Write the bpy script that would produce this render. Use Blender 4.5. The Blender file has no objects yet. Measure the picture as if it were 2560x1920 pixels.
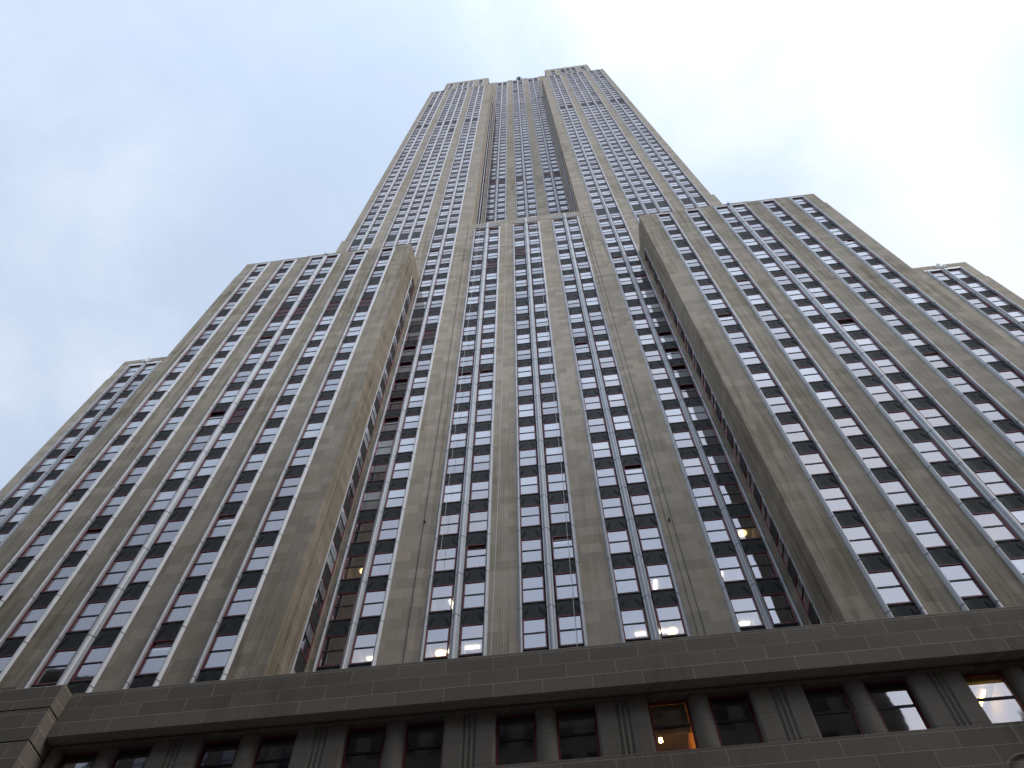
import bpy, math, random
from mathutils import Vector, Matrix
R = math.radians
random.seed(7)
sc = bpy.context.scene
col = sc.collection

# ------------------------------------------------------------------ camera
S = 0.592                                   # metres per unit of the surveyed grid
cam = bpy.data.cameras.new('camera'); camo = bpy.data.objects.new('camera', cam); col.objects.link(camo)
CAM = Vector((1.865, -29.6, 1.7))
yaw, pitch, roll, FPX = -0.1199, 1.0686, -0.0078, 1931.63
cf = Vector((math.sin(yaw)*math.cos(pitch), math.cos(yaw)*math.cos(pitch), math.sin(pitch)))
cr = Vector((math.cos(yaw), -math.sin(yaw), 0)); cu = cr.cross(cf)
cr, cu = math.cos(roll)*cr+math.sin(roll)*cu, -math.sin(roll)*cr+math.cos(roll)*cu
camo.matrix_world = Matrix(((cr.x, cu.x, -cf.x, CAM.x), (cr.y, cu.y, -cf.y, CAM.y), (cr.z, cu.z, -cf.z, CAM.z), (0, 0, 0, 1)))
cam.sensor_width = 36; cam.lens = FPX/2560*36; cam.clip_start = 0.1; cam.clip_end = 5000
sc.camera = camo

def proj(p):
    q = Vector(p)-CAM; d = q.dot(cf)
    return (1280+FPX*q.dot(cr)/d, 960-FPX*q.dot(cu)/d, d)

# ------------------------------------------------------------------ view, sun, sky
sc.view_settings.view_transform = 'Standard'; sc.view_settings.look = 'None'
sc.view_settings.gamma = 1; sc.view_settings.use_curve_mapping = False
sc.view_settings.exposure = 0.3
SUN_EL, SUN_AZ = R(44), R(106)              # azimuth from +Y towards +X
sun = bpy.data.lights.new('sun', 'SUN'); suno = bpy.data.objects.new('sun', sun); col.objects.link(suno)
sun.energy = 0.6; sun.angle = R(20); sun.color = (1, .94, .86)
sd = Vector((math.sin(SUN_AZ)*math.cos(SUN_EL), math.cos(SUN_AZ)*math.cos(SUN_EL), math.sin(SUN_EL)))
suno.rotation_euler = sd.to_track_quat('Z', 'Y').to_euler()

w = bpy.data.worlds.new('World'); sc.world = w; w.use_nodes = True
nt = w.node_tree; nt.nodes.clear()
def N(t, typ, **kw):
    n = t.nodes.new(typ)
    for k, v in kw.items(): setattr(n, k, v)
    return n
def L(t, a, b): t.links.new(a, b)
def mth(t, op, a, b=None, c=None, clamp=False):
    n = N(t, 'ShaderNodeMath', operation=op, use_clamp=clamp)
    for i, v in enumerate((a, b, c)):
        if v is None: continue
        if isinstance(v, (int, float)): n.inputs[i].default_value = v
        else: L(t, v, n.inputs[i])
    return n.outputs[0]
def ramp(t, f, lo, hi, smooth=True):
    n = N(t, 'ShaderNodeMapRange', interpolation_type='SMOOTHSTEP' if smooth else 'LINEAR')
    n.inputs['From Min'].default_value = lo; n.inputs['From Max'].default_value = hi
    L(t, f, n.inputs['Value']); return n.outputs[0]
def mixc(t, f, a, b, mode='MIX'):
    n = N(t, 'ShaderNodeMix', data_type='RGBA', blend_type=mode)
    for s, v in ((n.inputs[0], f), (n.inputs[6], a), (n.inputs[7], b)):
        if isinstance(v, (int, float)): s.default_value = v
        elif isinstance(v, tuple): s.default_value = (*v, 1) if len(v) == 3 else v
        else: L(t, v, s)
    return n.outputs[2]
def noise(t, vec, scale, detail=4, rough=.55, dist=0, off=None):
    if off is not None:
        a = N(t, 'ShaderNodeVectorMath', operation='ADD'); L(t, vec, a.inputs[0]); a.inputs[1].default_value = off; vec = a.outputs[0]
    n = N(t, 'ShaderNodeTexNoise'); L(t, vec, n.inputs['Vector'])
    n.inputs['Scale'].default_value = scale; n.inputs['Detail'].default_value = detail
    n.inputs['Roughness'].default_value = rough; n.inputs['Distortion'].default_value = dist
    return n.outputs[0]

sky = N(nt, 'ShaderNodeTexSky', sky_type='NISHITA', sun_disc=False)
sky.sun_elevation = SUN_EL; sky.sun_rotation = SUN_AZ; sky.dust_density = 1.5
tc = N(nt, 'ShaderNodeTexCoord')
sx = N(nt, 'ShaderNodeSeparateXYZ'); L(nt, tc.outputs['Generated'], sx.inputs[0])
zz = mth(nt, 'ADD', mth(nt, 'MAXIMUM', sx.outputs[2], 0.0), 0.25)
cv = N(nt, 'ShaderNodeCombineXYZ')
L(nt, mth(nt, 'DIVIDE', sx.outputs[0], zz), cv.inputs[0]); L(nt, mth(nt, 'DIVIDE', sx.outputs[1], zz), cv.inputs[1])
c1 = noise(nt, cv.outputs[0], 2.1, 7, .5, .35, (33.2, 22.1, 0))
c2 = noise(nt, cv.outputs[0], 5.5, 6, .6, .6, (12.7, 8.2, 1))
dt = N(nt, 'ShaderNodeVectorMath', operation='DOT_PRODUCT'); L(nt, tc.outputs['Generated'], dt.inputs[0]); dt.inputs[1].default_value = (math.sin(R(155))*math.cos(R(42)), math.cos(R(155))*math.cos(R(42)), math.sin(R(42)))
bank = mth(nt, 'MULTIPLY', sx.outputs[0], 0.15)            # the cloud bank thickens towards the sun's side
glow = mth(nt, 'MULTIPLY_ADD', mth(nt, 'POWER', mth(nt, 'MAXIMUM', mth(nt, 'MULTIPLY_ADD', dt.outputs['Value'], .5, .5), 0.0), 6.0), 0.88, 0.64)   # sky brightened behind the viewer, away from the sun's own direction
cover = mth(nt, 'ADD', mth(nt, 'ADD', mth(nt, 'MULTIPLY', c1, 1.0), mth(nt, 'MULTIPLY', c2, 0.28)), bank)
mask = ramp(nt, cover, 0.48, 0.82)
CL = (8.6, 8.75, 9.3)
skyc = mixc(nt, 1.0, sky.outputs[0], (1.75, 1.6, 1.45), 'MULTIPLY')
cloudc = mixc(nt, ramp(nt, cover, 0.55, 1.0), (7.9, 9.4, 11.8), (11.0, 11.05, 11.4))
final = mixc(nt, mth(nt, 'MULTIPLY_ADD', mask, 0.22, 0.78), skyc, cloudc)
gc = N(nt, 'ShaderNodeCombineXYZ'); [L(nt, glow, gc.inputs[i]) for i in range(3)]
final = mixc(nt, 1.0, final, gc.outputs[0], 'MULTIPLY')
bg = N(nt, 'ShaderNodeBackground'); bg.inputs['Strength'].default_value = 0.1
L(nt, final, bg.inputs['Color'])
wo = N(nt, 'ShaderNodeOutputWorld'); L(nt, bg.outputs[0], wo.inputs['Surface'])

# ------------------------------------------------------------------ materials
def mat(name):
    m = bpy.data.materials.new(name); m.use_nodes = True
    t = m.node_tree; t.nodes.clear()
    out = N(t, 'ShaderNodeOutputMaterial'); b = N(t, 'ShaderNodeBsdfPrincipled'); L(t, b.outputs[0], out.inputs[0])
    return m, t, b, out
def simple(name, c, rough=.6, metal=0, var=.12, scale=3, spec=.4):
    m, t, b, o = mat(name)
    tcn = N(t, 'ShaderNodeTexCoord')
    n = noise(t, tcn.outputs['Object'], scale, 4)
    k = mth(t, 'MULTIPLY_ADD', n, 2*var, 1-var)
    cc = N(t, 'ShaderNodeCombineXYZ'); [L(t, k, cc.inputs[i]) for i in range(3)]
    L(t, mixc(t, 1.0, tuple(c), cc.outputs[0], 'MULTIPLY'), b.inputs['Base Color'])
    b.inputs['Roughness'].default_value = rough; b.inputs['Metallic'].default_value = metal
    b.inputs['Specular IOR Level'].default_value = spec
    return m
def stone(name, c, bw, bh, joint, jcol, stain=.5, warm=(.88, .82, .62), zoff=0, plo=.46, phi=.66, tv=1.0):
    m, t, b, o = mat(name)
    tcn = N(t, 'ShaderNodeTexCoord'); s = N(t, 'ShaderNodeSeparateXYZ'); L(t, tcn.outputs['Object'], s.inputs[0])
    u = mth(t, 'ADD', s.outputs[0], s.outputs[1])
    v = N(t, 'ShaderNodeCombineXYZ'); L(t, u, v.inputs[0]); L(t, mth(t, 'SUBTRACT', s.outputs[2], zoff), v.inputs[1])
    br = N(t, 'ShaderNodeTexBrick'); L(t, v.outputs[0], br.inputs['Vector'])
    br.inputs['Scale'].default_value = 1; br.inputs['Brick Width'].default_value = bw; br.inputs['Row Height'].default_value = bh
    br.inputs['Mortar Size'].default_value = joint; br.inputs['Mortar Smooth'].default_value = .3
    br.inputs['Color1'].default_value = (1-.18*tv, 1-.18*tv, 1-.20*tv, 1); br.inputs['Color2'].default_value = (1+.12*tv, 1+.09*tv, 1+.08*tv, 1); br.inputs['Mortar'].default_value = (*jcol, 1)
    # soot streaks that run down the face
    stv = N(t, 'ShaderNodeCombineXYZ'); L(t, mth(t, 'MULTIPLY', u, 2.4), stv.inputs[0]); L(t, mth(t, 'MULTIPLY', s.outputs[2], .11), stv.inputs[1])
    st = noise(t, stv.outputs[0], 1.0, 6, .65, .2)
    pv = N(t, 'ShaderNodeCombineXYZ'); L(t, mth(t, 'MULTIPLY', u, .09), pv.inputs[0]); L(t, mth(t, 'MULTIPLY', s.outputs[2], .035), pv.inputs[1])
    patch = noise(t, pv.outputs[0], 1.0, 4, .6, .5, (4, 9, 0))
    big = noise(t, tcn.outputs['Object'], .45, 5, .6)
    fine = noise(t, tcn.outputs['Object'], 9, 3, .7)
    sm = mth(t, 'MULTIPLY', ramp(t, st, .36, .72), ramp(t, patch, plo, phi))
    c0 = mixc(t, 1.0, tuple(c), br.outputs[0], 'MULTIPLY')
    c1_ = mixc(t, mth(t, 'MULTIPLY', sm, stain), c0, mixc(t, 1.0, c0, (.46, .43, .32), 'MULTIPLY'))
    c2_ = mixc(t, mth(t, 'MULTIPLY', ramp(t, big, .5, .75), .5), c1_, mixc(t, 1.0, c1_, warm, 'MULTIPLY'))
    k = mth(t, 'MULTIPLY_ADD', fine, .3, .85)
    cc = N(t, 'ShaderNodeCombineXYZ'); [L(t, k, cc.inputs[i]) for i in range(3)]
    L(t, mixc(t, 1.0, c2_, cc.outputs[0], 'MULTIPLY'), b.inputs['Base Color'])
    b.inputs['Roughness'].default_value = .85; b.inputs['Specular IOR Level'].default_value = .2
    bp = N(t, 'ShaderNodeBump'); bp.inputs['Strength'].default_value = .35; bp.inputs['Distance'].default_value = .02
    L(t, mth(t, 'ADD', fine, br.outputs[1]), bp.inputs['Height']); L(t, bp.outputs[0], b.inputs['Normal'])
    return m
LIME = stone('limestone', (.425, .36, .284), 1.35, .86, .012, (.8, .78, .74), .65)
LIMEW = stone('weathered_limestone', (.372, .318, .25), 1.35, .86, .012, (.8, .78, .74), .85, (.84, .80, .64), plo=.34, phi=.56)
LIMEB = stone('base_limestone', (.218, .188, .156), 1.95, .67, .014, (2.0, 1.95, 1.85), .9, zoff=.61, tv=.7)  # base stone darkened: street shade and dirt both put into the colour
LIMEP = stone('base_pier_limestone', (.25, .222, .188), 60, 1.1, .012, (.6, .6, .58), .8, zoff=.92)  # base piers, with the street shade in their colour too
STEEL = simple('stainless_steel', (.47, .47, .475), .58, .4, .1, 1.2)
STEELJ = simple('steel_joint', (.12, .12, .12), .6, .3)
RED = simple('red_window_paint', (.19, .026, .036), .45, 0, .15, 6)
RAIL = simple('shaded_sash_rail', (.018, .008, .014), .5)  # red sash rail darkened: shadow on its underside put into the colour
ALU = simple('dark_cast_aluminium', (.046, .045, .042), .6, 0, .35, 2.5, .18)
LOUV = simple('red_louvre', (.055, .012, .014), .6)
DARK = simple('dark_interior', (.006, .006, .007), .9)  # near-black sheet stands in for the unlit room behind an open sash
COREM = simple('light_block_dark', (.05, .048, .045), .9)  # dark filling of the added cores that block light
CRESTM = simple('bright_cast_metal', (.78, .77, .74), .5, .2)
CARVE = simple('carved_stone', (.34, .33, .32), .8, 0, .2, 4)
ROPEM = simple('white_rope', (.75, .73, .68), .8)
CABLE = simple('dark_cable', (.10, .095, .085), .7)
ROOMW = simple('room_paint', (.55, .5, .42), .8)
BLIND = simple('blind_fabric', (.85, .87, .87), .8, 0, .05, 1)
BLINDT = simple('teal_blind_fabric', (.5, .68, .68), .8, 0, .1, 1)  # teal raised to stand in for missing room light
ASPH = simple('asphalt', (.05, .05, .05), .9, 0, .2, 1.5)
PAVE = simple('paving', (.18, .175, .17), .85, 0, .15, .8)
PAINT = simple('road_paint', (.75, .74, .7), .7)
GROUND = simple('ground_concrete', (.09, .088, .085), .9, 0, .2, .2)
BRICKO = stone('grey_brick', (.14, .12, .105), .5, .2, .01, (1.1, 1.1, 1.1), .3)
STONEO = stone('pale_stone', (.20, .185, .165), 1.4, .7, .012, (.8, .8, .8), .4)
ROOFM = simple('roof_gravel', (.12, .12, .12), .9)
EQUIP = simple('equipment_paint', (.03, .03, .04), .6)
def emit(name, c, s):
    m, t, b, o = mat(name)
    b.inputs['Base Color'].default_value = (*c, 1); b.inputs['Emission Color'].default_value = (*c, 1); b.inputs['Emission Strength'].default_value = s
    return m
LAMPW = emit('lamp_white', (1, .88, .70), 4.5)
LAMPY = emit('lamp_warm', (1, .70, .34), 2.2)
LAMPO = emit('lamp_orange', (1, .5, .12), 110.0)
LAMPT = emit('lamp_tube', (1, .62, .2), 9.0)
ROOMO = simple('lamp_glow_room_paint', (.6, .36, .10), .8)  # orange glow of the lamp put into the wall colour
def glass(name, back, ior=3.3):
    m = bpy.data.materials.new(name); m.use_nodes = True; t = m.node_tree; t.nodes.clear()
    out = N(t, 'ShaderNodeOutputMaterial'); mx = N(t, 'ShaderNodeMixShader')
    fr = N(t, 'ShaderNodeFresnel'); fr.inputs['IOR'].default_value = ior
    g = N(t, 'ShaderNodeBsdfGlossy'); g.inputs['Roughness'].default_value = .03; g.inputs['Color'].default_value = (.95, .905, .925, 1)
    tcn = N(t, 'ShaderNodeTexCoord')
    bp = N(t, 'ShaderNodeBump'); bp.inputs['Strength'].default_value = .06; bp.inputs['Distance'].default_value = .05
    L(t, noise(t, tcn.outputs['Object'], .9, 2), bp.inputs['Height']); L(t, bp.outputs[0], g.inputs['Normal'])
    if back is None:
        d = N(t, 'ShaderNodeBsdfTransparent'); d.inputs['Color'].default_value = (.84, .88, .87, 1)
    else:
        d = N(t, 'ShaderNodeBsdfDiffuse'); d.inputs['Color'].default_value = (*back, 1)
    L(t, fr.outputs[0], mx.inputs[0]); L(t, d.outputs[0], mx.inputs[1]); L(t, g.outputs[0], mx.inputs[2]); L(t, mx.outputs[0], out.inputs[0])
    return m
GLC = glass('clear_glass', None)
GLD = glass('glass_dark_room', (.018, .022, .026))  # opaque pane, the unlit room's darkness put into its colour
GLB = glass('glass_over_blind', (.46, .49, .50))
GLO = glass('old_dark_glass', (.02, .024, .026), 1.35)
GLM = glass('glass_half_lit', (.20, .215, .22))  # opaque pane, a half-lit room put into its colour

# ------------------------------------------------------------------ mesh builder
class F:                                    # a wall plane: u along it, n outwards, z up
    def __init__(s, kind, pos): s.k, s.p = kind, pos
    def P(s, u, n, z):
        if s.k == 'S': return (u, s.p-n, z)          # faces the street
        if s.k == 'E': return (s.p+n, u, z)
        return (s.p-n, u, z)
class MB:
    def __init__(s): s.v, s.f, s.m, s.mats = [], [], [], []
    def mi(s, m):
        if m not in s.mats: s.mats.append(m)
        return s.mats.index(m)
    def quad(s, pts, m):
        i = len(s.v); s.v += pts; s.f.append(tuple(range(i, i+len(pts)))); s.m.append(s.mi(m))
    def box(s, f, u0, u1, n0, n1, z0, z1, m):
        i = len(s.v)
        s.v += [f.P(u, n, z) for z in (z0, z1) for (u, n) in ((u0, n0), (u1, n0), (u1, n1), (u0, n1))]
        k = s.mi(m)
        for q in ((3, 2, 1, 0), (4, 5, 6, 7), (0, 1, 5, 4), (1, 2, 6, 5), (2, 3, 7, 6), (3, 0, 4, 7)):
            s.f.append(tuple(i+a for a in q)); s.m.append(k)
    def ext(s, f, prof, z0, z1, m, caps=True):
        i = len(s.v); n = len(prof); k = s.mi(m)
        s.v += [f.P(u, nn, z) for z in (z0, z1) for (u, nn) in prof]
        for a in range(n):
            b = (a+1) % n; s.f.append((i+a, i+b, i+n+b, i+n+a)); s.m.append(k)
        if caps:
            s.f.append(tuple(i+a for a in reversed(range(n)))); s.m.append(k)
            s.f.append(tuple(i+n+a for a in range(n))); s.m.append(k)
    def extu(s, f, prof, u0, u1, m):        # profile in (n, z) run along u
        i = len(s.v); n = len(prof); k = s.mi(m)
        s.v += [f.P(u, a, b) for u in (u0, u1) for (a, b) in prof]
        for a in range(n):
            b = (a+1) % n; s.f.append((i+a, i+b, i+n+b, i+n+a)); s.m.append(k)
        s.f.append(tuple(i+a for a in range(n))); s.m.append(k); s.f.append(tuple(i+n+a for a in reversed(range(n)))); s.m.append(k)
    def tube(s, pts, r, m, sides=6):
        k = s.mi(m); rings = []
        for j, p in enumerate(pts):
            p = Vector(p); a = Vector(pts[max(j-1, 0)]); b = Vector(pts[min(j+1, len(pts)-1)])
            d = (b-a).normalized(); x = d.orthogonal().normalized(); y = d.cross(x)
            rings.append(len(s.v)); s.v += [tuple(p+r*(math.cos(t)*x+math.sin(t)*y)) for t in [2*math.pi*q/sides for q in range(sides)]]
        for a, b in zip(rings, rings[1:]):
            for q in range(sides): s.f.append((a+q, a+(q+1) % sides, b+(q+1) % sides, b+q)); s.m.append(k)
        for a in (rings[0], rings[-1]): s.f.append(tuple(a+q for q in range(sides))); s.m.append(k)
    def lathe(s, f, uc, zc, prof, m, a0=0, a1=2*math.pi, seg=32):   # profile (r, n) turned about the n axis
        k = s.mi(m); i = len(s.v); n = len(prof)
        for q in range(seg+1):
            a = a0+(a1-a0)*q/seg
            s.v += [f.P(uc+r*math.cos(a), nn, zc+r*math.sin(a)) for r, nn in prof]
        for q in range(seg):
            for a in range(n-1):
                s.f.append((i+q*n+a, i+q*n+a+1, i+(q+1)*n+a+1, i+(q+1)*n+a)); s.m.append(k)
    def mesh(s, name):
        me = bpy.data.meshes.new(name); me.from_pydata(s.v, [], s.f)
        for m in s.mats: me.materials.append(m)
        me.polygons.foreach_set('material_index', s.m); me.update(); return me
    def build(s, name, parent=None, kind=None):
        if not s.f: return None
        o = bpy.data.objects.new(name, s.mesh(name)); col.objects.link(o)
        if parent: o.parent = parent
        if kind: o['kind'] = kind
        return o
def thing(name, label, cat, loc=(0, 0, 0), group=None):
    o = bpy.data.objects.new(name, None); col.objects.link(o); o.location = loc; o['label'] = label; o['category'] = cat
    if group: o['group'] = group
    return o
def tag(o, label, cat, group=None):
    o['label'] = label; o['category'] = cat
    if group: o['group'] = group
    return o

# ------------------------------------------------------------------ floors and columns (surveyed)
ZU = {7: 48.754, 8: 54.816, 9: 60.9, 10: 66.95, 11: 73.1, 12: 79.26, 13: 85.40, 14: 91.52, 15: 97.7, 16: 103.8, 17: 109.87, 18: 115.97, 19: 122.1, 20: 128.14,
      21: 134.95, 22: 142.52, 23: 148.54, 24: 154.63, 25: 161.49, 26: 167.64, 27: 173.8, 28: 179.76, 29: 185.68, 30: 194.32, 31: 200.2, 32: 206.3, 33: 212.4, 34: 218.5,
      35: 224.5, 36: 230.53, 37: 236.57, 38: 242.65, 39: 248.66, 40: 254.70}
ZU[6] = 42.7
for k in range(41, 90): ZU[k] = 254.70+(k-40)*6.0418
Z = {k: v*S+1.7 for k, v in ZU.items()}
xC = (1.769, 7.9998, 11.5045); xT = (18.7937, 21.9982); xV = (27.8195, 31.0474, 34.2835); xU = (40.0431, 43.265)
xW = (28.988, 34.8677, 40.7679, 44.2455, 50.1727, 56.0732); xO = (72.2662, 75.4602)
m_ = lambda t: tuple(a*S for a in t)
xC, xT, xV, xU, xW, xO = map(m_, (xC, xT, xV, xU, xW, xO))
YW, YO, YC, YT, YB2, YR = 0.0, 4.795, 4.66, 4.55, 7.32, 10.3
GW = 1.245/2                                # half width of the glass
HT, HB = 1.12, 1.20                         # window above and below its meeting rail
STN, SPN = .10, .04                         # stone and spandrel proud of the glass
SPLIT = .93                                 # bay edge from the outer column's centre

ESB = thing('skyscraper', 'tall stepped limestone office tower with steel mullion strips and rows of red framed windows', 'skyscraper')

windows, spandrels = [], []                 # (plane, u, zrail, floor, column) / (plane, u, z0, z1, halfwidth)
STEELPROF = [(-.27, -.1), (-.27, .06), (-.24, .16), (-.165, .17), (-.10, .28), (-.035, .33), (.035, .33), (.10, .28), (.165, .17), (.24, .16), (.27, .06), (.27, -.1)]
TRIMPROF = [(-.115, -.1), (-.115, .22), (-.09, .27), (-.05, .295), (-.01, .285), (.05, .225), (.115, .135), (.115, -.1)]   # steep towards the window, splayed towards the pier
def mullion(f, u, z0, z1, prof, joints, top=True):
    b = MB(); p = [(u+a, n) for a, n in prof]
    b.ext(f, p, z0, z1, STEEL)
    pj = [(u+a*1.05, n+.012 if n > 0 else n) for a, n in prof]
    for z in joints:
        if z0 < z < z1: b.ext(f, pj, z-.02, z+.02, STEELJ)
    return b.build('mullion', ESB)
def bay(f, cols, floors, z0, ztop, half=GW, trims=3):
    sc_ = lambda p: [(a, n*(.4 if f.k != 'S' else 1)) for a, n in p]
    cols = sorted(cols)
    fl = [k for k in floors]
    joints = [Z[k]-HB-.62 for k in fl if k < 45]
    for a, b_ in zip(cols, cols[1:]): mullion(f, (a+b_)/2, z0, ztop, sc_([(q*min(1, (b_-a-2*half-.2)/.56), n) for q, n in STEELPROF]), joints)
    if trims & 1: mullion(f, cols[0]-SPLIT+.116, z0, ztop, sc_([(-a, n) for a, n in reversed(TRIMPROF)]), joints)
    if trims & 2: mullion(f, cols[-1]+SPLIT-.116, z0, ztop, sc_(TRIMPROF), joints)
    for j, u in enumerate(cols):
        for i, k in enumerate(fl):
            windows.append((f, u, Z[k], k, half))
            za = Z[fl[i-1]]+HT if i else z0
            spandrels.append((f, u, za, Z[k]-HB, half))
        spandrels.append((f, u, Z[fl[-1]]+HT, ztop, half))
    return cols[0]-SPLIT, cols[-1]+(SPLIT if trims & 2 else half+.077)
def pier(f, u0, u1, z0, z1, flutes=0, name='pier', m=None, n=STN):
    b = MB(); prof = [(u0, -.9), (u0, n)]
    if flutes:
        c = (u0+u1)/2; w_ = .11
        for i in range(flutes):
            a = c+(i-(flutes-1)/2)*w_*1.45
            prof += [(a-w_/2, n), (a-w_/4, n-.012), (a+w_/4, n-.012), (a+w_/2, n)]
    prof += [(u1, n), (u1, -.9)]
    b.ext(f, prof, z0, z1, m or (LIMEW if f is fW or (f.k != 'S' and abs(f.p) > 14) else LIME))
    return b.build(name, ESB)
def parapet(f, u0, u1, z0, z1, n=STN, m=None, name='parapet', depth=.9):
    b = MB(); b.box(f, u0, u1, -depth, n+.003, z0, z1, m or (LIMEW if f is fW or (f.k != 'S' and abs(f.p) > 14) else LIME)); return b.build(name, ESB)
def section(f, u0, u1, bays, floors, z0, zbay, ztop, flutes=(), notch=None):
    """bays: list of column tuples; fills piers between, parapet above"""
    e = [u0]
    for cols in bays:
        a, b_ = bay(f, cols, floors, z0, zbay); e += [a, b_]
    e.append(u1)
    for i in range(0, len(e), 2):
        wdt = e[i+1]-e[i]
        fl = 4 if (flutes and 1.3 < wdt < 4 and i not in (0,)) else 0
        p0, p1 = e[i], e[i+1]
        if notch and ((notch[0] > 0 and i == len(e)-2) or (notch[0] < 0 and i == 0)):
            pier(f, p0, p1, z0, notch[1]); q = notch[2]
            if notch[0] > 0: p1 -= q; u1 -= q
            else: p0 += q; u0 += q
            pier(f, p0, p1, notch[1], zbay)
        else: pier(f, p0, p1, z0, zbay, fl)
    parapet(f, u0, u1, zbay, ztop)
fW, fO, fC, fT, fB2, fR = F('S', YW), F('S', YO), F('S', YC), F('S', YT), F('S', YB2), F('S', YR)
ZL = 25.5
mir = lambda t: tuple(sorted(-a for a in t))
WI, WE, OE, TE, CE = 24.1*S, 60.2*S, 79.1*S, 47.5*S, 13.75*S
ZWT, ZOT, ZCT, ZTT, ZBT, ZRT = 158.2*S+1.7, 132.75*S+1.7, 192.9*S+1.7, 446.6*S+1.7, 512.2*S+1.7, 527*S+1.7
wb = [(xW[0],), (xW[1],), (xW[2], xW[3]), (xW[4],), (xW[5],)]
ZWB, ZOB, ZCB, ZTB = Z[24]+HT+.12, Z[20]+HT+.12, Z[29]+HT+.1, Z[71]+HT+.3
section(fW, WI, WE, wb, range(6, 25), ZL, ZWB, ZWT, True, (1, 91.4, .13))
section(fW, -WE, -WI, [mir(b) for b in reversed(wb)], range(6, 25), ZL, ZWB, ZWT, True, (-1, 91.4, .13))
section(fO, WE, OE, [xO], range(6, 21), ZL, ZOB, ZOT, (), (1, 76.1, .14))
section(fO, -OE, -WE, [mir(xO)], range(6, 21), ZL, ZOB, ZOT, (), (-1, 76.1, .14))
section(fC, -CE, CE, [(-xC[2], -xC[1]), (-xC[0], xC[0]), (xC[1], xC[2])], range(7, 30), ZL, ZCB, ZCT, True)
# the tower's two front piers; the lower part of the outer columns hides behind the wings
def tower(sg):
    mm = (lambda t: t) if sg > 0 else mir
    e = []
    for cols, k0 in ((xT, 7), (xV, 21), (xU, 19)):
        a, b_ = bay(fT, mm(cols), range(k0, 72), Z[k0]-2.4, ZTB); e.append((a, b_, Z[k0]-2.4))
    e.sort()
    us = [CE if sg > 0 else -TE]
    for a, b_, z in e: us += [a, b_]
    us.append(TE if sg > 0 else -CE)
    for i in range(0, len(us), 2):
        a, b_ = us[i], us[i+1]
        if b_ > TE-.01: pier(fT, a, b_, ZL, 115.4); pier(fT, a, b_-.4, 115.4, ZTB)
        elif a < -TE+.01: pier(fT, a, b_, ZL, 115.4); pier(fT, a+.4, b_, 115.4, ZTB)
        else: pier(fT, a, b_, ZL, ZTB)
    parapet(fT, max(min(us), -TE+.4), min(max(us), TE-.4), ZTB, ZTT)
tower(1); tower(-1)
# upper blocks, set back at the 72nd floor
def block(sg):
    mm = (lambda t: t) if sg > 0 else mir
    u0, u1 = 17.4*S, 43.8*S
    bays = sorted([mm((xT[1],)), mm(xV), mm((xU[0],))])
    section(fB2, u0 if sg > 0 else -u1, u1 if sg > 0 else -u0, bays, range(71, 82), ZTT-3, Z[81]+1.4, ZBT)
block(1); block(-1)
for sg in (1, -1):                           # shallow raised lengths of coping
    for f, a, c, z in ((fW, xW[1]-1.5, xW[4]+1.4, ZWT), (fW, xW[2]-1.6, xW[3]+1.6, ZWT+.17), (fT, xV[0]-1.6, xV[2]+1.6, ZTT), (fB2, xV[0]-1.6, xV[2]+1.6, ZBT)):
        b = MB(); u0, u1 = sorted((sg*a, sg*c)); b.box(f, u0, u1, -.8, STN-.03, z+.002, z+.17, LIME); b.build('coping', ESB)
# recessed middle of the tower
fr_ = range(33, 85); rz0 = ZCT-6; rzb = Z[84]+1.2
section(fR, -18*S, 18*S, [(-11.42*S, -7.93*S), (-xC[0], xC[0]), (7.93*S, 11.42*S)], fr_, rz0, rzb, rzb+.6)
for u0, u1, z in ((-18, -12.9, ZRT), (-6.5, -2.9, ZRT+.4), (2.9, 6.5, ZRT+.4), (12.9, 18, ZRT)):
    b = MB(); s0, s1 = u0*S, u1*S
    b.extu(fR, [(-.9, rzb+.6), (STN+.05, rzb+.6), (STN+.05, z-.7), (-.3, z), (-.9, z)], s0, s1, LIME); b.build('parapet', ESB)
# side walls: wing flanks facing the middle, recess flanks
def flank(f, ucols, u0, u1, floors, z0, zb, zt, trims=3):
    global SPLIT
    SPLIT = .98 if len(ucols) == 1 else .86
    e0, e1 = bay(f, ucols, floors, z0, zb, half=.66 if len(ucols) == 1 else .56, trims=trims)
    pier(f, u0, e0, z0, zb); pier(f, e1, u1, z0, zb); parapet(f, u0, u1, zb, zt)
SPLIT_ = SPLIT
SPLIT = .86
flank(F('W', WI), (3.42,), .9, YT-.0, range(6, 24), ZL, Z[23]+1.2, ZWT, 1)
flank(F('E', -WI), (3.42,), .9, YT-.0, range(6, 24), ZL, Z[23]+1.2, ZWT, 1)
flank(F('W', CE), (7.15, 8.85), YT+.9, YR-.1, range(30, 70), ZCT-3, Z[69]+1.2, ZTT)
flank(F('E', -CE), (7.15, 8.85), YT+.9, YR-.1, range(30, 70), ZCT-3, Z[69]+1.2, ZTT)
SPLIT = SPLIT_

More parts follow.
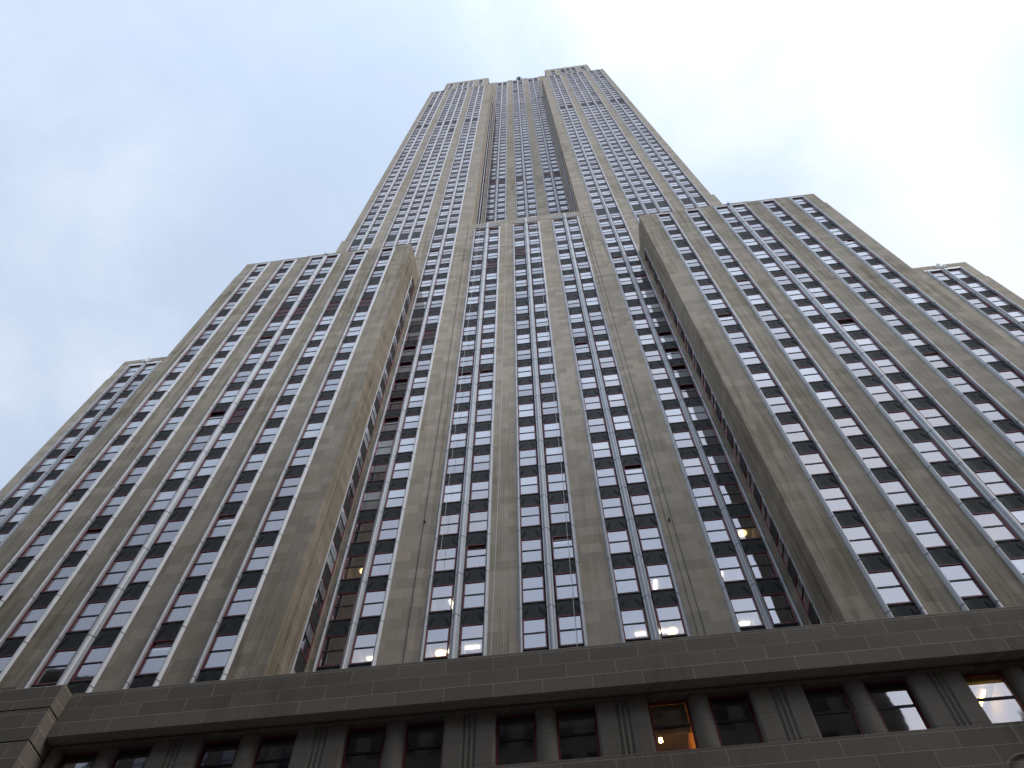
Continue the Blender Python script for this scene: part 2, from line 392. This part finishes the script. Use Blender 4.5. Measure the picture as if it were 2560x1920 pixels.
# solid dark cores added behind the facades to block light, with roofs
cb = MB(); fs = F('S', 0)
def core(x0, x1, y0, y1, z0, z1): cb.box(fs, x0, x1, -y1, -y0, z0, z1, COREM)
for sg in (1, -1):
    core(*sorted((sg*(WI+.95), sg*(WE-.25))), YW+3.7, 40, ZL-3, ZWT-.02)
    core(*sorted((sg*(WE-.24), sg*(OE-.25))), YO+.89, 45, ZL-3, ZOT-.02)
    core(*sorted((sg*(CE+.95), sg*(TE-.5))), YT+.89, 45, ZWT-.03, ZTT-.02)
    core(*sorted((sg*17.45*S, sg*43.75*S)), YB2+.89, 42, ZTT-.03, ZBT-.02)
core(-WI-.94, WI+.94, YT+4.2, 44, ZL-3, ZCT-.02)
core(-18*S, 18*S, YR+.89, 40, ZCT-.03, ZRT-1.2)
cb.build('light_block_core', ESB)

# ------------------------------------------------------------------ windows
SPECIAL = {}
def sp(cols, ks, what):
    for c in cols:
        for k in ks: SPECIAL[(round(c, 1), k)] = what
sp([-xW[3], -xW[2], -xW[1], -xW[0]], [20], 'louvre')
sp([-xW[3]], [14], 'open'); sp([-xW[2]], [14], 'louvre'); sp([xW[3]], [15], 'open'); sp([xW[4]], [13], 'slot')
sp([-xT[1]], [19, 18, 17, 16, 15], 'open'); sp([xT[1]], [18, 17, 16, 15], 'open')
sp([-xW[1]], [7], 'slot'); sp([-xW[1]], [10], 'slot'); sp([-xC[1]], [10], 'slot'); sp([xC[0]], [10], 'slot'); sp([-xW[0]], [24], 'slot'); sp([xT[0], xT[1]], [24], 'slot'); sp([-xT[1]], [27], 'slot')
sp([-xW[4]], [10], 'slot')
def win_frame(b, f, u, z, half, style, fw=.075):
    o = half+fw; n0, n1 = -.07, .03
    b.box(f, u-o, u-half, n0, n1, z-HB, z+HT, RED); b.box(f, u+half, u+o, n0, n1, z-HB, z+HT, RED)
    b.box(f, u-half, u+half, n0, n1, z+HT-.07, z+HT, RED); b.box(f, u-half, u+half, n0, n1, z-HB, z-HB+.09, RED)
    b.box(f, u-half, u+half, n0, .004, z-.05, z+.045, RAIL)
def pane_quad(f, u, half, z0, z1, n):
    t1, t2 = random.gauss(0, .0022), random.gauss(0, .0022)
    return [f.P(u-half, n-t1*half-t2, z0), f.P(u+half, n+t1*half-t2, z0), f.P(u+half, n+t1*half+t2, z1), f.P(u-half, n-t1*half+t2, z1)]
def pick(r):
    return GLD if r < .25 else GLM if r < .58 else GLB
def far_window(b, f, u, z, k, half):
    st = SPECIAL.get((round(u, 1), k)) if f.k == 'S' else None
    if st is None and f is fR and k in (43, 44) and abs(u-xC[0]) > .1 and k == 43: st = 'louvre'
    if f in (fT,) and k == 55: st = 'louvre'
    if st is None and f is fR and k in (84, 83) and random.random() < .6: st = 'louvre'
    if st is None and f is fB2 and k == 81 and random.random() < .8: st = 'louvre'
    if st is None and f.k == 'S':
        r = random.random()
        if r < .012: st = 'louvre'
        elif r < .045: st = 'slot'
    win_frame(b, f, u, z, half, st)
    if st == 'louvre':
        b.quad([f.P(u-half, -.03, z-HB+.09), f.P(u+half, -.03, z-HB+.09), f.P(u+half, -.03, z+HT-.07), f.P(u-half, -.03, z+HT-.07)], LOUV); return
    top = z+HT-.07
    if st in ('open', 'slot'):
        d = .75 if st == 'open' else random.uniform(.2, .42)
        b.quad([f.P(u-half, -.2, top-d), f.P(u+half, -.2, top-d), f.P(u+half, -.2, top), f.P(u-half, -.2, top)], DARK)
        b.box(f, u-half, u+half, -.06, .01, top-d-.05, top-d, RED); top -= d+.05
    r = random.random()
    b.quad(pane_quad(f, u, half, z+.045, top, -.02), pick(r*.7+.3))
    b.quad(pane_quad(f, u, half, z-HB+.09, z-.05, -.028), pick(r*.75))
# the windows that show largest become parts of their own
def vis_area(f, u, z, half):
    if f.k != 'S': return 0
    a, b_, c, d = [proj(f.P(uu, 0, zz_)) for uu, zz_ in ((u-half, z-HB), (u+half, z-HB), (u+half, z+HT), (u-half, z+HT))]
    cx, cy = (a[0]+c[0])/2, (a[1]+c[1])/2
    if not (-20 < cx < 2580 and -20 < cy < 1940): return 0
    if z+.6 < 1.7+.905*(f.p+29.6): return 0                       # behind the base parapet
    if f in (fO, fT) and abs(u) > WI-.2: return 0
    return abs((a[0]-c[0])*(b_[1]-d[1])-(a[1]-c[1])*(b_[0]-d[0]))/2
order = sorted(range(len(windows)), key=lambda i: -vis_area(*windows[i][:3], windows[i][4]))
NB = 14                                      # base windows, built below, are parts too
LITSIDE = {(round(-xT[1], 1), 10), (round(xT[1], 1), 10)}
forced = [i for i, q in enumerate(windows) if q[0] is fT and (round(q[1], 1), q[3]) in LITSIDE]
near = set(forced+[i for i in order if i not in forced][:100-NB-len(forced)])
LIT = {}
def room(f, u, z, half, parent, depth=3.4, m=ROOMW, ceil=1.3):
    rooms = MB()
    a, b_ = u-.80, u+.80; z0, z1 = z-1.25, z+ceil
    P = f.P
    rooms.quad([P(a, -depth, z0), P(b_, -depth, z0), P(b_, -depth, z1), P(a, -depth, z1)], m)
    rooms.quad([P(a, -.12, z1), P(b_, -.12, z1), P(b_, -depth, z1), P(a, -depth, z1)], m)
    rooms.quad([P(a, -.12, z0), P(b_, -.12, z0), P(b_, -depth, z0), P(a, -depth, z0)], m)
    for q in (a, b_): rooms.quad([P(q, -.12, z0), P(q, -depth, z0), P(q, -depth, z1), P(q, -.12, z1)], m)
    rooms.build('office_interior', parent)
def near_window(f, u, z, k, half, hb=HB, ht=HT, tint=None, blind=None, base=False):
    st = SPECIAL.get((round(u, 1), k)) if not base else None
    b = MB(); win_frame(b, f, u, z, half, st, .13 if base else .075)
    o = b.build('window', ESB)
    top = z+HT-.07
    if st == 'louvre':
        q = MB(); q.quad([f.P(u-half, -.03, z-HB+.09), f.P(u+half, -.03, z-HB+.09), f.P(u+half, -.03, z+HT-.07), f.P(u-half, -.03, z+HT-.07)], LOUV); q.build('louvre', o); return o
    if st in ('open', 'slot'):
        d = .75 if st == 'open' else .36
        q = MB(); q.box(f, u-half, u+half, -.06, .01, top-d-.05, top-d, RED); q.build('sash_rail', o); top -= d+.05
    p = MB(); p.quad(pane_quad(f, u, half, z+.045, top, -.02), GLC); p.build('pane', o)
    p = MB(); p.quad(pane_quad(f, u, half, z-HB+.09, z-.05, -.028), GLC); p.build('pane', o)
    r = random.random()
    h = blind if blind is not None else (0 if r < .3 else 1.02 if r < .62 else random.uniform(.4, 1.6) if r < .8 else 2.1)
    if h:
        q = MB(); q.box(f, u-half+.01, u+half-.01, -.16, -.15, z+HT-h, z+HT-.02, tint or BLIND); q.build('blind', o)
    room(f, u, z, half, o, ceil=1.25 if base else 1.3, m=ROOMO if base and abs(u-PX+1.16) < .1 else ROOMW)
    return o
litcols = {(round(c, 1), k) for c, k in ((-xC[2], 8), (-xC[1], 8), (xC[1], 8), (xC[2], 8), (xT[0], 8), (-xT[0], 8), (-xC[2], 9), (xC[2], 9), (xT[0], 9), (-xW[2], 8), (-xW[4], 8), (xW[1], 8), (xW[2], 8))}
wb_ = MB()
for i, (f, u, z, k, half) in enumerate(windows):
    if i in near: near_window(f, u, z, k, half, blind=(1.02 if random.random() < .5 else 0) if (round(u, 1), k) in litcols else None)
    else: far_window(wb_, f, u, z, k, half)
wb_.build('window', ESB, 'stuff')

# ------------------------------------------------------------------ spandrels
def spandrel_into(b, f, u, z0, z1, half, detail):
    w_ = half+.077
    b.box(f, u-w_, u+w_, -.1, SPN-.03, z0, z1, ALU)
    if not detail: return
    h = z1-z0
    n0, n1 = SPN-.03, SPN
    b.box(f, u-w_, u+w_, n0, n1, z0, z0+.05, ALU); b.box(f, u-w_, u+w_, n0, n1+.02, z1-.06, z1, ALU)
    for j in (-2, -1, 0, 1, 2): b.box(f, u+j*.11-.025, u+j*.11+.025, n0, n1-.012+.007*(2-abs(j)), z0+.05, z1-.06, ALU)
    for sg in (-1, 1):                       # slanting rays at the lower corners
        for q in range(3):
            a0, a1 = .30+.13*q, .40+.13*q
            zz0, zz1 = z0+.05+.10*q, z0+.05+h*(.42+.12*q)
            p = [(u+sg*(w_-.03), zz0), (u+sg*(w_-.03), zz0+.07), (u+sg*(.30+.02*q), zz1+.07), (u+sg*(.30+.02*q), zz1)]
            nn = n1-.005+.01*q
            i0 = len(b.v); kk = b.mi(ALU)
            b.v += [f.P(a, n0, c) for a, c in p]+[f.P(a, nn, c) for a, c in p]
            for fq in ((4, 5, 6, 7), (0, 1, 5, 4), (1, 2, 6, 5), (2, 3, 7, 6), (3, 0, 4, 7)): b.f.append(tuple(i0+t_ for t_ in fq)); b.m.append(kk)
so = sorted(range(len(spandrels)), key=lambda i: -vis_area(spandrels[i][0], spandrels[i][1], (spandrels[i][2]+spandrels[i][3])/2, .6))
snear = set(so[:100]); sb = MB()
for i, (f, u, z0, z1, half) in enumerate(spandrels):
    if z1-z0 < .05: continue
    if i in snear:
        b = MB(); spandrel_into(b, f, u, z0, z1, half, True); b.build('spandrel', ESB)
    else: spandrel_into(sb, f, u, z0, z1, half, z0 < 100 and f.k == 'S')
sb.build('spandrel', ESB, 'stuff')

# ------------------------------------------------------------------ crests over the bays
def crest(f, u0, u1, z, fan, m=STEEL):
    b = MB(); c = (u0+u1)/2
    b.box(f, u0, u1, STN+.006, .17, z+.002, z+.36, m)
    if fan:
        b.ext(f, [(c-.16, STN+.006), (c-.16, .3), (c-.06, .40), (c+.06, .40), (c+.16, .3), (c+.16, STN+.006)], z+.361, z+.361+fan*.95, m)
        for j in range(-3, 4):
            if j == 0: continue
            a = R(90+j*24); r = fan*(1.0-.09*abs(j)); ca, sa = math.cos(a), math.sin(a)
            p = [(c+.10*j/3, z+.365), (c+ca*r-.09*sa, z+.365+sa*r+.05*ca), (c+ca*r*1.06, z+.365+sa*r*1.1), (c+ca*r+.09*sa, z+.365+sa*r)]
            i0 = len(b.v); kk = b.mi(m)
            b.v += [f.P(x, STN+.006, q) for x, q in p]+[f.P(x, .24, q) for x, q in p]
            for fq in ((4, 5, 6, 7), (0, 1, 5, 4), (1, 2, 6, 5), (2, 3, 7, 6), (3, 0, 4, 7)): b.f.append(tuple(i0+t_ for t_ in fq)); b.m.append(kk)
    return b.build('bay_crest', ESB)
for sg in (1, -1):
    for cols in wb:
        a = sorted(sg*c for c in cols); crest(fW, a[0]-SPLIT-.02, a[-1]+SPLIT+.02, ZWB, .45 if len(a) > 1 else 0)
    a = sorted(sg*c for c in xO); crest(fO, a[0]-SPLIT-.05, a[-1]+SPLIT+.05, ZOB, 1.0, CRESTM)
for c in (-(xC[1]+xC[2])/2, 0, (xC[1]+xC[2])/2):      # carved wings above the middle bays
    b = MB(); z = ZCB
    b.ext(fC, [(c-.2, STN+.004), (c-.2, .28), (c, .4), (c+.2, .28), (c+.2, STN+.004)], z, z+2.3, STEEL)
    for sg in (-1, 1):
        for q in range(4):
            p = [(c+sg*.22, z+.15+.42*q), (c+sg*.22, z+.5+.42*q), (c+sg*(1.9-.25*q), z+.95+.42*q), (c+sg*(1.75-.25*q), z+.5+.42*q)]
            i0 = len(b.v); kk = b.mi(CARVE)
            b.v += [fC.P(x, STN+.004, t_) for x, t_ in p]+[fC.P(x, .22-.03*q, t_) for x, t_ in p]
            for fq in ((4, 5, 6, 7), (0, 1, 5, 4), (1, 2, 6, 5), (2, 3, 7, 6), (3, 0, 4, 7)): b.f.append(tuple(i0+t2 for t2 in fq)); b.m.append(kk)
    b.build('carved_wings', ESB)

# ------------------------------------------------------------------ the five storey base
YG = -4.03; fG = F('S', YG)
NP, NF, NM = .34, .84, .39                   # pier, fascia and molding proud of the base glass
PX = 5.85; BX0, BX1 = -20.0, 20.0
ZS, ZM, ZF = 19.52, 21.83, 22.05
bh = 1.36/2; BRAIL = 20.76
HB_, HT_ = HB, HT
b = MB()
prof = [(-3, ZF), (NM+.02, ZF), (NF-.03, ZF), (NF, ZF+.03), (NF, 22.70), (NF-.012, 22.705), (NF-.012, 23.38), (NF-.024, 23.385), (NF-.024, 23.90), (NF-.03, 23.91), (NF-.03, 24.17), (NF-.06, 24.22), (-.2, 24.25), (-.2, 22.8), (-3, 22.8)]
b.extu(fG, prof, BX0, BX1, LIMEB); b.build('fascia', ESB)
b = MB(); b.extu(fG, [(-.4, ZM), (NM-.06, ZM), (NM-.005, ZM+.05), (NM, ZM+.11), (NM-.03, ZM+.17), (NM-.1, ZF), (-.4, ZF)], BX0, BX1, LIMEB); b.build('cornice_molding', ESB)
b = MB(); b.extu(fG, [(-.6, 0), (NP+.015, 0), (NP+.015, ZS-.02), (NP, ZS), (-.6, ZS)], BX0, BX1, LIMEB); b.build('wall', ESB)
for i in range(-4, 4):
    c = (i+.5)*PX; a0, a1 = max(c-1.0, BX0+.02), min(c+1.0, BX1-.02)
    if a1-a0 < .3: continue
    p = [(a0, -.5), (a0, NP-.10), (a0+.05, NP-.02), (a0+.12, NP)]
    if a1-a0 > 1.6:
        for q in (-1, 0, 1):
            a = c+q*.20; p += [(a-.085, NP), (a-.05, NP-.045), (a, NP-.065), (a+.05, NP-.045), (a+.085, NP)]
    p += [(a1-.12, NP), (a1-.05, NP-.02), (a1, NP-.10), (a1, -.5)]
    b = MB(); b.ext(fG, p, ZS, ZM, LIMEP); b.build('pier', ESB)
HB, HT = BRAIL-ZS-.002, ZM-BRAIL-.002
nb = 0
for i in range(-3, 4):
    c = i*PX
    p = [(c-.40, -.3)]+[(c-.40*math.cos(t), .02+.30*math.sin(t)) for t in [math.pi*q/10 for q in range(11)]]+[(c+.40, -.3)]
    b = MB(); b.ext(fG, p, ZS, ZM, LIMEP); b.build('pilaster', ESB)
    for sg in (-1, 1):
        u = c+sg*1.16
        near_window(fG, u, BRAIL, 5, bh, tint=BLINDT, blind={(-1, -1): 1.05, (-1, 1): 1.0, (0, -1): 1.05, (0, 1): 1.0, (1, -1): 1.3, (2, -1): 1.0}.get((i, sg), 0), base=True)
HB, HT = HB_, HT_
# corner pavilions stand forward
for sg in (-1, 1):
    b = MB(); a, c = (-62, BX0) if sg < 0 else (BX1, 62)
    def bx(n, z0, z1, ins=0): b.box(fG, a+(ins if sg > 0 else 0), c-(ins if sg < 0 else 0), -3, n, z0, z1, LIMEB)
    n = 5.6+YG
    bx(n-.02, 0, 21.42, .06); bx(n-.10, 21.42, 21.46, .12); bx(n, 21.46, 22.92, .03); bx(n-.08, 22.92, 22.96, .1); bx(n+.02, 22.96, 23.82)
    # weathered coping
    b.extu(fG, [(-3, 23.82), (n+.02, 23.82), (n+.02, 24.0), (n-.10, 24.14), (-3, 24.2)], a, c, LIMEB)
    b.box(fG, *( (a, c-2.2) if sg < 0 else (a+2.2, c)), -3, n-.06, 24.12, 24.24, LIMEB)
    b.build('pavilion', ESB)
# round carved boss low on the right of the base
bo = MB(); fP = F('S', YG-NP+.06)
bo.lathe(fP, 15.95, 17.35, [(1.0, 0), (1.0, .10), (.93, .13), (.86, .10), (.78, .05), (.72, .08), (.5, .16), (.25, .2), (0, .21)], LIMEB); bo.build('medallion', ESB)
rb = MB(); rb.box(fs, -61, 61, -46, 3.1, 22.0, 22.3, ROOFM); rb.build('terrace_roof', ESB)
b = MB(); b.box(fs, -61.5, 61.5, -46, .4, .0, 21.9, COREM); b.build('light_block_core', ESB)  # dark light-blocking core inside the base
# cables and small fixtures on the piers of the middle bay
for x in (-8.62, 8.5):
    b = MB(); b.box(fT, x-.015, x+.015, STN+.004, STN+.05, ZL, ZCT-1, CABLE); b.build('conduit', ESB)
for x, z in ((-8.55, 45.2), (8.29, 42.7)):
    b = MB(); b.box(fT, x-.06, x+.06, STN+.06, STN+.22, z-.06, z+.06, CABLE); b.lathe(fT, x, z-.1, [(.07, STN+.06), (.07, STN+.2), (0, STN+.24)], CABLE, seg=10); b.build('wall_fixture', ESB)

# ------------------------------------------------------------------ hanging ropes
for pts, lab in (([(-6.72, 4.05, 115.7), (-6.85, 4.0, 90), (-7.0, 4.05, 60), (-7.05, 4.0, 40)], 'thin white rope hanging over the left window bay of the recessed middle facade'),
                 ([(-2.83, 4.05, 115.7), (-2.95, 4.0, 85), (-3.2, 4.0, 50), (-3.55, 4.0, 29)], 'thin white rope hanging down the stone pier between left and middle window bays'),
                 ([(1.49, 4.05, 115.7), (1.45, 4.0, 80), (1.5, 4.0, 50), (1.32, 4.0, 29)], 'thin white rope hanging over the windows of the middle bay')):
    b = MB(); b.tube(pts, .013, ROPEM, 5); o = b.build('rope'); tag(o, lab, 'rope', 'ropes hanging down the facade')

# ------------------------------------------------------------------ lamps inside the offices
def strip(f, u, z, n0, n1, du, m, lab, w_=.09):
    b = MB(); zc = z+1.3-.08
    p = [f.P(u-w_, -n0, zc), f.P(u+w_, -n0, zc), f.P(u+du+w_, -n1, zc), f.P(u+du-w_, -n1, zc)]
    q = [(x, y, zz_+.06) for x, y, zz_ in p]
    i0 = len(b.v); b.v += p+q; k = b.mi(m)
    for fq in ((3, 2, 1, 0), (4, 5, 6, 7), (0, 1, 5, 4), (1, 2, 6, 5), (2, 3, 7, 6), (3, 0, 4, 7)): b.f.append(tuple(i0+t_ for t_ in fq)); b.m.append(k)
    return tag(b.build('ceiling_lamp'), lab, 'ceiling lamp', 'lit ceiling lamps in the offices')
def dome(f, u, z, n, r, lab):
    b = MB(); x, y, zc = f.P(u, -n, z+1.3-.02); k = b.mi(LAMPY); seg = 16
    for j in range(5):
        for q in range(seg):
            def pt(jj, qq):
                a = math.pi/2*jj/5; t_ = 2*math.pi*qq/seg
                return (x+r*math.cos(a)*math.cos(t_), y+r*math.cos(a)*math.sin(t_), zc-r*.5*math.sin(a))
            b.quad([pt(j, q), pt(j, q+1), pt(j+1, q+1), pt(j+1, q)], LAMPY)
    return tag(b.build('dome_lamp'), lab, 'ceiling lamp', 'lit ceiling lamps in the offices')
z8, z9 = Z[8], Z[9]
def sideways(f, u0, u1, z, n, lab):
    b = MB(); b.box(f, u0, u1, -n-.09, -n+.09, z+1.3-.1, z+1.3-.03, LAMPW)
    return tag(b.build('ceiling_lamp'), lab, 'ceiling lamp', 'lit ceiling lamps in the offices')
ROW = 'lowest row'
sideways(fC, -xC[2]+.1, -xC[2]+.75, z8, 2.2, 'glowing white strip lamp beside a dome lamp in the left bay, '+ROW)
dome(fC, -xC[2]-.3, z8, 2.35, .34, 'yellow dome lamp in the left window of the left middle bay, '+ROW)
sideways(fC, -xC[1]-.75, -xC[1]+.1, z8, 2.05, 'glowing white strip lamp in the right window of the left middle bay, '+ROW)
sideways(fC, xC[1]+.15, xC[1]+.75, z8, 2.25, 'glowing white strip lamp in the left window of the right middle bay, '+ROW)
sideways(fC, xC[2]-.75, xC[2]-.05, z8, 2.2, 'glowing white strip lamp beside a dome in the right middle bay, '+ROW)
dome(fC, xC[2]+.3, z8, 2.3, .34, 'yellow dome lamp in the right window of the right middle bay, '+ROW)
sideways(fT, xT[0]+.05, xT[0]+.6, z8, 2.3, 'glowing white strip lamp in the window right of the right middle pier, '+ROW)
dome(fT, xT[0]-.28, z8, 2.35, .28, 'yellow dome lamp in the window right of the right middle pier, '+ROW)
sideways(fT, -xT[0]-.55, -xT[0]-.05, z8, 2.3, 'glowing white strip lamp in the window left of the left middle pier, '+ROW)
dome(fT, -xT[0]+.3, z8, 2.35, .28, 'yellow dome lamp in the window left of the left middle pier, '+ROW)
strip(fC, -xC[2]+.22, z9, 1.5, 2.3, .12, LAMPW, 'upright looking white strip lamp in the left middle bay, second row up')
strip(fC, xC[2]-.1, z9, 1.5, 2.3, -.02, LAMPW, 'upright looking white strip lamp in the right middle bay, second row up')
strip(fT, xT[0]-.22, z9, 1.5, 2.3, -.05, LAMPW, 'upright looking white strip lamp right of the right middle pier, second row up')
dome(fW, -xW[2]+.1, z8, 2.1, .3, 'warm dome lamp in a window of the left wing double column')
dome(fW, -xW[4]+.05, z8, 1.75, .07, 'tiny round lamp in the left wing window nearest the outer pier')
dome(fW, xW[1]-.3, z8, 2.6, .4, 'warm dome lamp low in the second window column of the right wing')
dome(fW, xW[2]+.1, z8, 2.6, .4, 'warm dome lamp low in the double column of the right wing')
dome(fT, -xT[1]+.1, Z[10], 1.6, .3, 'yellow dome lamp in the shaded window column beside the left wing')
dome(fT, xT[1]+.15, Z[10], 1.6, .3, 'yellow dome lamp in the shaded window column beside the right wing')
b = MB(); x, y, zc = fG.P(PX-1.16-.42, -1.1, BRAIL+.25)
b.tube([(x, y, zc-.07), (x, y, zc+.07)], .07, LAMPO, 12); b.tube([(x, y, zc+.07), (x, y, BRAIL+1.25)], .012, CABLE)
tag(b.build('pendant_lamp'), 'small bright pendant lamp in the orange lit window of the base', 'pendant lamp')
b = MB(); x, y, zc = fG.P(3*PX-1.16+.35, -1.2, BRAIL+1.1)
b.box(F('S', y), x-.06, x+.06, -.9, .2, zc, zc+.05, LAMPT)
tag(b.build('ceiling_lamp'), 'yellow tube lamp in the rightmost window of the base', 'ceiling lamp', 'lit ceiling lamps in the offices')

# ------------------------------------------------------------------ roof top equipment
rt = thing('antenna_mast', 'dark antenna mast with boxes on the tower roof edge', 'antenna', (.52, 10.5, ZRT-1))
def rel(o, b, name):
    ob = b.build(name, o); ob.matrix_parent_inverse = Matrix.Translation(-Vector(o.location)); return ob
b = MB(); b.tube([(.52, 10.5, ZRT-1), (.52, 10.5, ZRT+9.5)], .13, EQUIP, 8); rel(rt, b, 'pole')
b = MB(); b.box(fs, .0, 1.25, -11.0, -10.2, ZRT+1.6, ZRT+7.0, EQUIP); b.box(fs, .1, 1.2, -11.05, -10.15, ZRT+3.3, ZRT+3.6, EQUIP); rel(rt, b, 'cabinet')
for x in (-.3, 1.6):
    b = MB(); b.box(fs, x-.14, x+.14, -10.6, -10.35, ZRT+1.2, ZRT+6.0, EQUIP); b.box(fs, min(x, .52), max(x, .52), -10.5, -10.44, ZRT+2.5, ZRT+2.6, EQUIP); rel(rt, b, 'panel_antenna')

# ------------------------------------------------------------------ street and the buildings across it
def struct(name, b): o = b.build(name); o['kind'] = 'structure'; return o
b = MB(); b.quad([(-900, -900, -.02), (900, -900, -.02), (900, 900, -.02), (-900, 900, -.02)], GROUND); struct('ground', b)
b = MB(); b.quad([(-300, -28.2, -.012), (300, -28.2, -.012), (300, -9.6, -.012), (-300, -9.6, -.012)], ASPH); struct('road', b)
b = MB(); b.box(fs, -300, 300, 28.2, 34.0, -.01, .14, PAVE); b.box(fs, -300, 300, 3.3, 9.6, -.01, .14, PAVE); struct('pavement', b)
b = MB()
for i in range(-60, 60): b.quad([(i*5, -19.0, -.006), (i*5+2.6, -19.0, -.006), (i*5+2.6, -18.85, -.006), (i*5, -18.85, -.006)], PAINT)
struct('lane_marking', b)
def across(x0, x1, h, m, label, storey=3.7, pitch=2.6):
    f = F('N', 0); f.P = lambda u, n, z: (u, -34+n, z)
    t = thing('street_building', label, 'building', ((x0+x1)/2, -34, 0))
    def add(b, name, kind=None):
        o = rel(t, b, name)
        if kind: o['kind'] = kind
    b = MB(); b.box(f, x0, x1, -24, 0, 0, h, m); add(b, 'wall')
    b = MB(); b.extu(f, [(-.3, h-1.2), (.003, h-1.2), (.35, h-.9), (.55, h-.4), (.55, h), (.1, h+.5), (-.3, h+.5)], x0-.02, x1+.02, STONEO); add(b, 'cornice')
    b = MB(); b.box(f, x0, x1, .003, .15, 4.4, 5.0, STONEO); add(b, 'string_course')
    b = MB(); n = int((x1-x0-1)/pitch); o = (x1-x0-n*pitch)/2
    for r in range(int((h-7)/storey)):
        for i in range(n):
            c = x0+o+(i+.5)*pitch; z = 5.8+r*storey
            b.quad([f.P(c-.6, .01, z), f.P(c+.6, .01, z), f.P(c+.6, .01, z+2), f.P(c-.6, .01, z+2)], GLO)
            for a in (c-.66, c+.6): b.box(f, a, a+.06, .004, .06, z, z+2, EQUIP)
            b.box(f, c-.7, c+.7, .004, .12, z-.12, z, STONEO); b.box(f, c-.6, c+.6, .004, .05, z+.97, z+1.03, EQUIP)
    add(b, 'window', 'stuff')
    b = MB()
    for i in range(int((x1-x0)/6)):
        a = x0+1+i*6; b.quad([f.P(a, .01, .5), f.P(min(a+4.6, x1-.5), .01, .5), f.P(min(a+4.6, x1-.5), .01, 3.9), f.P(a, .01, 3.9)], GLO)
    add(b, 'shop_window', 'stuff')
across(-92, -48, 62, BRICKO, 'grey brick office block across the street from the left wing')
across(-47.9, 25.5, 61, STONEO, 'pale stone office block behind the viewer facing the middle of the tower')
across(25.6, 42, 37, BRICKO, 'low brick building behind the viewer, right of the pale stone block')
across(49, 112, 60, STONEO, 'unseen tall pale building added to shade the base, across the street from the right wing')  # added out of view to keep sun off the base's right end
